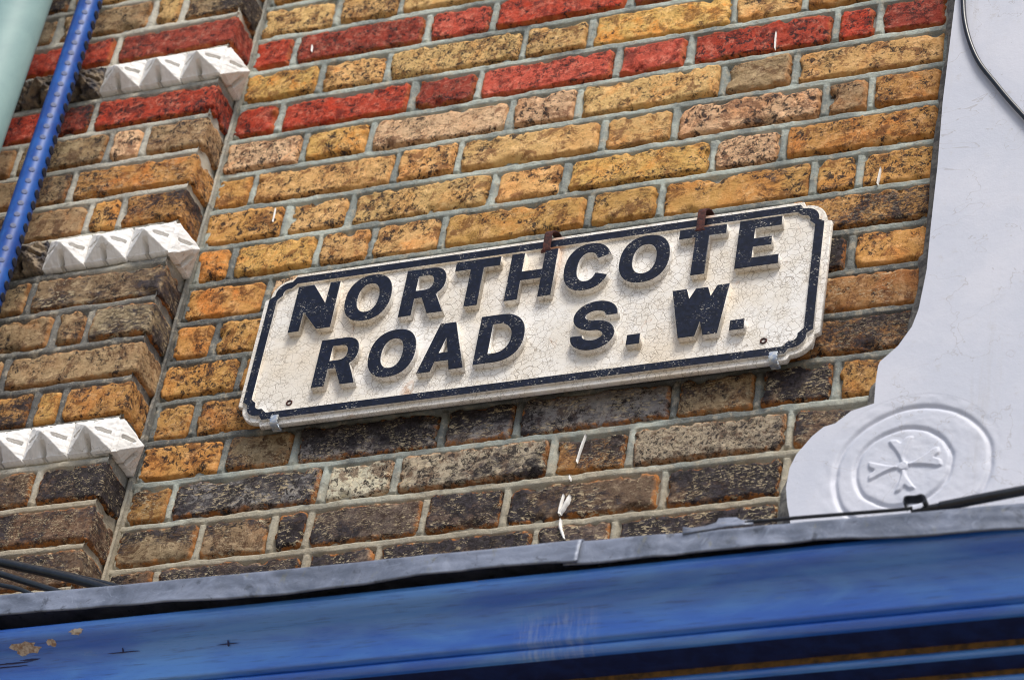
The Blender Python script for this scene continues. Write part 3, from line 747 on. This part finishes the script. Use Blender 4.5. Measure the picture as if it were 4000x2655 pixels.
# ------------------------------------------------------------------ shop cornice (blue timber mouldings)
cor = tag(thing('shop_cornice', '', 'cornice', (.3, -.1, 3.1)), 'blue painted timber shop cornice with weathered curved moulding under the lead', 'cornice')
CX0, CX1 = -1.5, 1.9
def extrude_profile(name, prof, mt, nx=240, wob=.0006, sd=5):
    x = np.linspace(CX0, CX1, nx); V = []
    for i, xx in enumerate(x):
        w1 = (fbm(np.array([xx * 4]), np.array([.2]), sd)[0] - .5) * wob * 4
        for (y, z) in prof: V.append((xx, y + w1, z + w1 * .6))
    F = grid_faces(nx, len(prof), flip=True)
    o = link(name, mesh(name, V, F), mt, cor); o.location = -Vector(cor.location); return o
def spl(pts, n=8): return [(p.x, p.y) for p in smooth_path([(a, b, 0) for a, b in pts], n)]
extrude_profile('cyma_moulding', [(-.06, 3.866), (-.150, 3.864), (-.152, 3.838), (-.1895, 3.8352), (-.1910, 3.8345)] + spl([(-.1915, 3.8335), (-.1908, 3.8265), (-.1865, 3.8195), (-.1740, 3.8140), (-.1610, 3.8085), (-.1525, 3.8000), (-.1482, 3.7870), (-.1462, 3.7670)], 7) + [(-.1445, 3.7655), (-.126, 3.765)], M_BLUE)
extrude_profile('bead_moulding', [(-.126, 3.7648), (-.1335, 3.7642)] + spl([(-.1365, 3.7635), (-.1375, 3.7605), (-.1355, 3.7565), (-.131, 3.7535), (-.126, 3.7525)], 5), M_BLUE, sd=8)
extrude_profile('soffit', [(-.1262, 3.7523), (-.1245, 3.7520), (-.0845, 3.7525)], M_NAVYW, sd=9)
extrude_profile('dusty_fillet', [(-.0845, 3.7524), (-.0842, 3.7515), (-.0838, 3.7440)], M_OCHRE, sd=11)
extrude_profile('lower_bead', spl([(-.0838, 3.7439), (-.0855, 3.7405), (-.0845, 3.7365), (-.079, 3.7345)], 4), M_BLUE, sd=12)
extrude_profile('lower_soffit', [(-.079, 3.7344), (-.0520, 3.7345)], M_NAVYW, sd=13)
extrude_profile('lower_fillet', [(-.0520, 3.7344), (-.0518, 3.7270)], M_OCHRE, sd=14)
extrude_profile('lowest_bead', spl([(-.0518, 3.7269), (-.0535, 3.7235), (-.052, 3.7190), (-.046, 3.7170)], 4) + [(-.03, 3.717)], M_BLUE, sd=15)
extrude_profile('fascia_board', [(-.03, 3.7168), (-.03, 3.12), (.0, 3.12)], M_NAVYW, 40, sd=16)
# patches where the paint has flaked off the timber
def flake(q, wd, ht, sd, y=-.186):
    p = px(q[0], q[1], y); rd = random.Random(sd); V = [(0, -.0012, 0)]; n = 16
    for k in range(n):
        a = 2 * PI * k / n; j = rd.uniform(.6, 1.15)
        V.append((wd / 2 * math.cos(a) * j, 0, ht / 2 * math.sin(a) * rd.uniform(.6, 1.1)))
    F = [(0, 1 + (k + 1) % n, 1 + k) for k in range(n)]
    return p, V, F
prof_y = spl([(-.1915, 3.8335), (-.1908, 3.8265), (-.1865, 3.8195), (-.1740, 3.8140), (-.1610, 3.8085), (-.1525, 3.8000), (-.1482, 3.7870), (-.1462, 3.7670)], 7)
pz = [b for a, b in prof_y][::-1]; pyy = [a for a, b in prof_y][::-1]
def on_cyma(q):
    y = -.18
    for _ in range(30):
        p = px(q[0], q[1], y); y = .5 * y + .5 * float(np.interp(p.z, pz, pyy))
    return px(q[0], q[1], y)
for q, wd, ht, sd in (((300, 2465), .022, .008, 1), ((100, 2533), .044, .009, 2), ((203, 2510), .016, .005, 3), ((490, 2547), .050, .0014, 4), ((893, 2515), .034, .0014, 6), ((893, 2513), .004, .007, 8), ((482, 2540), .003, .005, 9), ((60, 2590), .060, .0018, 7), ((30, 2606), .070, .0016, 10), ((120, 2577), .030, .0020, 11)):
    p = on_cyma(q); rd = random.Random(sd); n = 18; V = []; 
    for k in range(n):
        a = 2 * PI * k / n
        dx = wd / 2 * math.cos(a) * rd.uniform(.6, 1.15); dz = ht / 2 * math.sin(a) * rd.uniform(.6, 1.1)
        z = p.z + dz; V.append((p.x + dx, float(np.interp(z, pz, pyy)) - .0010, z))
    V.append((p.x, float(np.interp(p.z, pz, pyy)) - .0012, p.z))
    F = [(k, (k + 1) % n, n) for k in range(n)]
    o = link('flaked_patch', mesh('flaked_patch', V, F), M_WOODG if sd < 4 else M_NAVYW, cor, False); o.location = -Vector(cor.location)

# ------------------------------------------------------------------ lead flashing
tops = [(-1.5, 3.893), (-.359, 3.8848), (.0325, 3.8762), (.3626, 3.8735), (.4548, 3.8740), (.7053, 3.8675), (.9964, 3.8606), (1.9, 3.850)]
bots = [(-1.5, 3.846), (-.3481, 3.8466), (-.2801, 3.8463), (-.22, 3.8437), (-.1627, 3.8420), (-.1136, 3.8422), (-.06, 3.8370), (.0417, 3.8330), (.101, 3.8329), (.1628, 3.8347), (.2393, 3.8385), (.3000, 3.8405), (.3676, 3.8406), (.4546, 3.8352), (.5447, 3.8344), (.5878, 3.8348), (.65, 3.8338), (.7085, 3.8319), (.7607, 3.8336), (.81, 3.829), (.8571, 3.8241), (.9979, 3.8202), (1.9, 3.815)]
def flashing(name, x0, x1, dy, label, sd):
    nx = int((x1 - x0) / .006); x = np.linspace(x0, x1, nx)
    zt = np.interp(x, *zip(*tops)); zb = np.interp(x, *zip(*bots)); zb = np.convolve(np.pad(zb, 3, 'edge'), np.ones(7) / 7, 'valid')
    V = []; NS = 17
    for i in range(nx):
        d = (fbm(np.array([x[i] * 9]), np.array([.5]), sd, 3)[0] - .5) * .005 + dy
        V.append((x[i], .0, zt[i] + .022)); V.append((x[i], -.09, zt[i] + .010)); V.append((x[i], -.185, zt[i] + .0022))
        V.append((x[i], -.194 + d * .5, zt[i] + .0008)); V.append((x[i], -.1985 + d, zt[i] - .0022))
        for k in range(12):
            t = (k + 1) / 12; z = zt[i] - .0022 + (zb[i] - zt[i] + .0022) * t
            dent = (fbm(np.array([x[i] * 16]), np.array([t * 2.2]), sd + 7, 3)[0] - .5) * .0050
            V.append((x[i], -.2 + d + dent - .0025 * t * t, z))
    o = link(name, mesh(name, V, grid_faces(nx, NS, flip=True)), M_LEAD); tag(o, label, 'flashing')
    s_ = o.modifiers.new('sheet', 'SOLIDIFY'); s_.thickness = .0022; s_.offset = 0
    return o
flashing('lead_flashing', CX0, .4548, -.003, 'dull grey lead sheet dressed over the cornice below the brick pilaster', 3)
flashing('lead_flashing', .435, CX1, .001, 'mottled grey lead sheet lapped under its neighbour below the white panel', 9)
# curled strip of lead standing up on the right sheet
def zz_(x, y): return (2600 + x * 1.037, 1900 + y * 1.037)
tp = [(65, 153), (100, 157), (150, 150), (192, 136), (200, 121), (235, 118), (268, 117), (284, 127), (330, 127), (420, 118), (520, 109), (620, 102), (760, 92), (880, 82)]
bt = [(65, 178), (100, 172), (150, 164), (192, 158), (200, 156), (235, 150), (268, 147), (284, 144), (330, 141), (420, 130), (520, 121), (620, 112), (760, 101), (880, 90)]
tp, bt = tp[:9], bt[:9]
V = []
for i, (a, b) in enumerate(zip(tp, bt)):
    for k in range(5):
        t = k / 4; q = zz_(a[0] + (b[0] - a[0]) * t, a[1] + (b[1] - a[1]) * t)
        p = px(q[0], q[1], -.200 + .010 * (1 - t) + (.004 if 4 <= i <= 6 and k < 3 else 0)); V.append(tuple(p))
o = link('lead_strip', mesh('lead_strip', V, grid_faces(len(tp), 5)), M_LEAD); tag(o, 'thin curled strip of lead standing along the flashing edge under the rosette', 'lead strip')
s_ = o.modifiers.new('sheet', 'SOLIDIFY'); s_.thickness = .0018; s_.offset = 0

# ------------------------------------------------------------------ cables
def cable(name, pp, r, label, cat='cable', group=None, n=10):
    P = smooth_path([px(u, v_, y) for u, v_, y in pp], n)
    o = link(name, tube_mesh(name, P, r), M_CABLE); return tag(o, label, cat, group)
cable('black_cable', [(-520, 2075, -.095), (-200, 2147, -.10), (0, 2196, -.105), (200, 2240, -.115), (330, 2272, -.125), (480, 2318, -.14)], .0062, 'thick black cable dropping behind the lead flashing, in front of the others')
cable('black_cable', [(-520, 2070, -.080), (-200, 2140, -.085), (0, 2190, -.088), (230, 2240, -.092), (380, 2274, -.10), (480, 2300, -.105), (560, 2325, -.11)], .0052, 'black cable running just behind the thickest one over the flashing')
cable('black_cable', [(-520, 2110, -.10), (-150, 2200, -.11), (0, 2240, -.115), (110, 2274, -.125), (200, 2302, -.14), (300, 2336, -.15)], .0046, 'dull black cable below the thick pair beside the pilaster foot')
cable('black_cable', [(-520, 2180, -.10), (-150, 2252, -.12), (0, 2283, -.13), (70, 2298, -.14), (130, 2322, -.15)], .0032, 'thin black lead lowest of the cables at the flashing')
cable('panel_cable', [(3752, -260, PY - .006), (3758, -80, PY - .0055), (3762, 0, PY - .0055), (3766, 67, PY - .0055), (3778, 130, PY - .0055), (3800, 195, PY - .0055), (3832, 256, PY - .0055), (3888, 326, PY - .0055), (3932, 380, PY - .0055), (3995, 450, PY - .0055), (4100, 560, PY - .0055), (4300, 760, PY - .0055)], .0036, 'black cable curving down across the white scroll panel')
cable('flashing_cable', [(3560, 2002, -.19), (3640, 1985, -.19), (3700, 1973, -.19), (3800, 1953, -.19), (3900, 1934, -.19), (4000, 1915, -.19), (4200, 1880, -.19), (4600, 1800, -.19)], [.0035] * 6 + [.005] * 10 + [.0062] * 200, 'black cable lying along the lead flashing below the rosette')
cable('thin_lead', [zz_(300, 134) + (-.196,), zz_(420, 124) + (-.196,), zz_(520, 115) + (-.196,), zz_(620, 107) + (-.196,), zz_(760, 96) + (-.196,), zz_(880, 86) + (-.196,), zz_(930, 80) + (-.194,)], .0023, 'thin black wire lying on the flashing edge below the scroll of the panel')
# clip round that cable
V = []; cpts = [zz_(905, 78), zz_(903, 66), zz_(910, 50), zz_(945, 48), zz_(970, 43), zz_(985, 58), zz_(975, 76)]
c = smooth_path([px(q[0], q[1], -.196) for q in cpts], 5); n = len(c)
for i, q in enumerate(c):
    t = (c[min(i + 1, n - 1)] - c[max(i - 1, 0)]).normalized(); nn = Vector((t.z, 0, -t.x))
    for sy, sn in ((-1, -1), (1, -1), (1, 1), (-1, 1)): V.append((q.x + nn.x * sn * .0010, q.y + sy * .007, q.z + nn.z * sn * .0010))
o = link('cable_clip', mesh('cable_clip', V, grid_faces(n, 4, True) + [(0, 1, 2, 3), tuple(range(4 * n - 1, 4 * n - 5, -1))]), M_CABLE, None, False)
tag(o, 'small dark strap clip over the cable beneath the rosette', 'clip')

# ------------------------------------------------------------------ uprights that stand on the lead-covered cornice
PYY = -.122
pc = px(240, 345, PYY)
pole = tag(thing('blue_pole', '', 'pole', (pc.x, PYY, 3.8985)), 'slender upright blue pole dotted with evenly spaced studs beside the pale green pipe', 'pole')
RP = .0185; nz = 60; V = []
zs = np.linspace(0, 2.0, nz); ns = 24
for z in zs:
    for k in range(ns): V.append((RP * math.cos(2 * PI * k / ns), RP * math.sin(2 * PI * k / ns), z))
F = grid_faces(nz, ns, True) + [tuple(range(ns))[::-1], tuple(range((nz - 1) * ns, nz * ns))]
link('shaft', mesh('shaft', V, F), M_POSTB, pole)
link('base_plate', box_mesh('base_plate', -.035, .035, -.03, .03, 0, .008, .002), M_POSTB, pole, False)
def cup(r, depth, n=14):
    V = []
    for rr, yy_ in ((r, 0), (r * .96, -depth), (r * .6, -depth * 1.25)):
        for k in range(n): V.append((rr * math.cos(2 * PI * k / n), yy_, rr * math.sin(2 * PI * k / n)))
    return mesh('stud', V, grid_faces(3, n, True) + [tuple(range(2 * n, 3 * n))])
ms, md = cup(.0048, .0007), cup(.0074, .0012)
ms.materials.append(M_STUD); md.materials.append(M_DIMP)
pitch = .0232; k0 = int((pc.z - 3.8985 - .70) / pitch)
vd = math.atan2(CAM_C.x - pc.x, -(CAM_C.y - pc.y))       # direction from the pole to the street
for k in range(64):
    z = (k0 + k) * pitch
    for me_, an, nm in ((ms, vd - .18, 'stud'), (md, vd + 1.0, 'socket')):
        o = bpy.data.objects.new(nm, me_); C.objects.link(o); o.parent = pole
        o.rotation_euler = (0, 0, an); o.location = (math.sin(an) * RP * .985, -math.cos(an) * RP * .985, z + (.0 if nm == 'stud' else pitch * .4))

CY = -.142
pe = px(135, 210, CY)
RCOL = .046
# the column's axis lies to the left of its visible right edge, across the line of sight
vdir = Vector((pe.x - CAM_C.x, pe.y - CAM_C.y, 0)).normalized(); left = Vector((-vdir.y, vdir.x, 0))
ax = Vector((pe.x, pe.y, 0)) + left * RCOL
colm = tag(thing('downpipe', '', 'pipe', (ax.x, ax.y, 3.9)), 'thick pale green painted pipe standing in front of the brick pilaster', 'pipe')
V = []; ns = 48; lv = [(0, 1.1), (.05, 1.1), (.055, 1.0), (2.0, 1.0)]
for z, s_ in lv:
    for k in range(ns): V.append((RCOL * s_ * math.cos(2 * PI * k / ns), RCOL * s_ * math.sin(2 * PI * k / ns), z))
link('pipe_shaft', mesh('pipe_shaft', V, grid_faces(len(lv), ns, True) + [tuple(range((len(lv) - 1) * ns, len(lv) * ns))]), M_COL, colm)
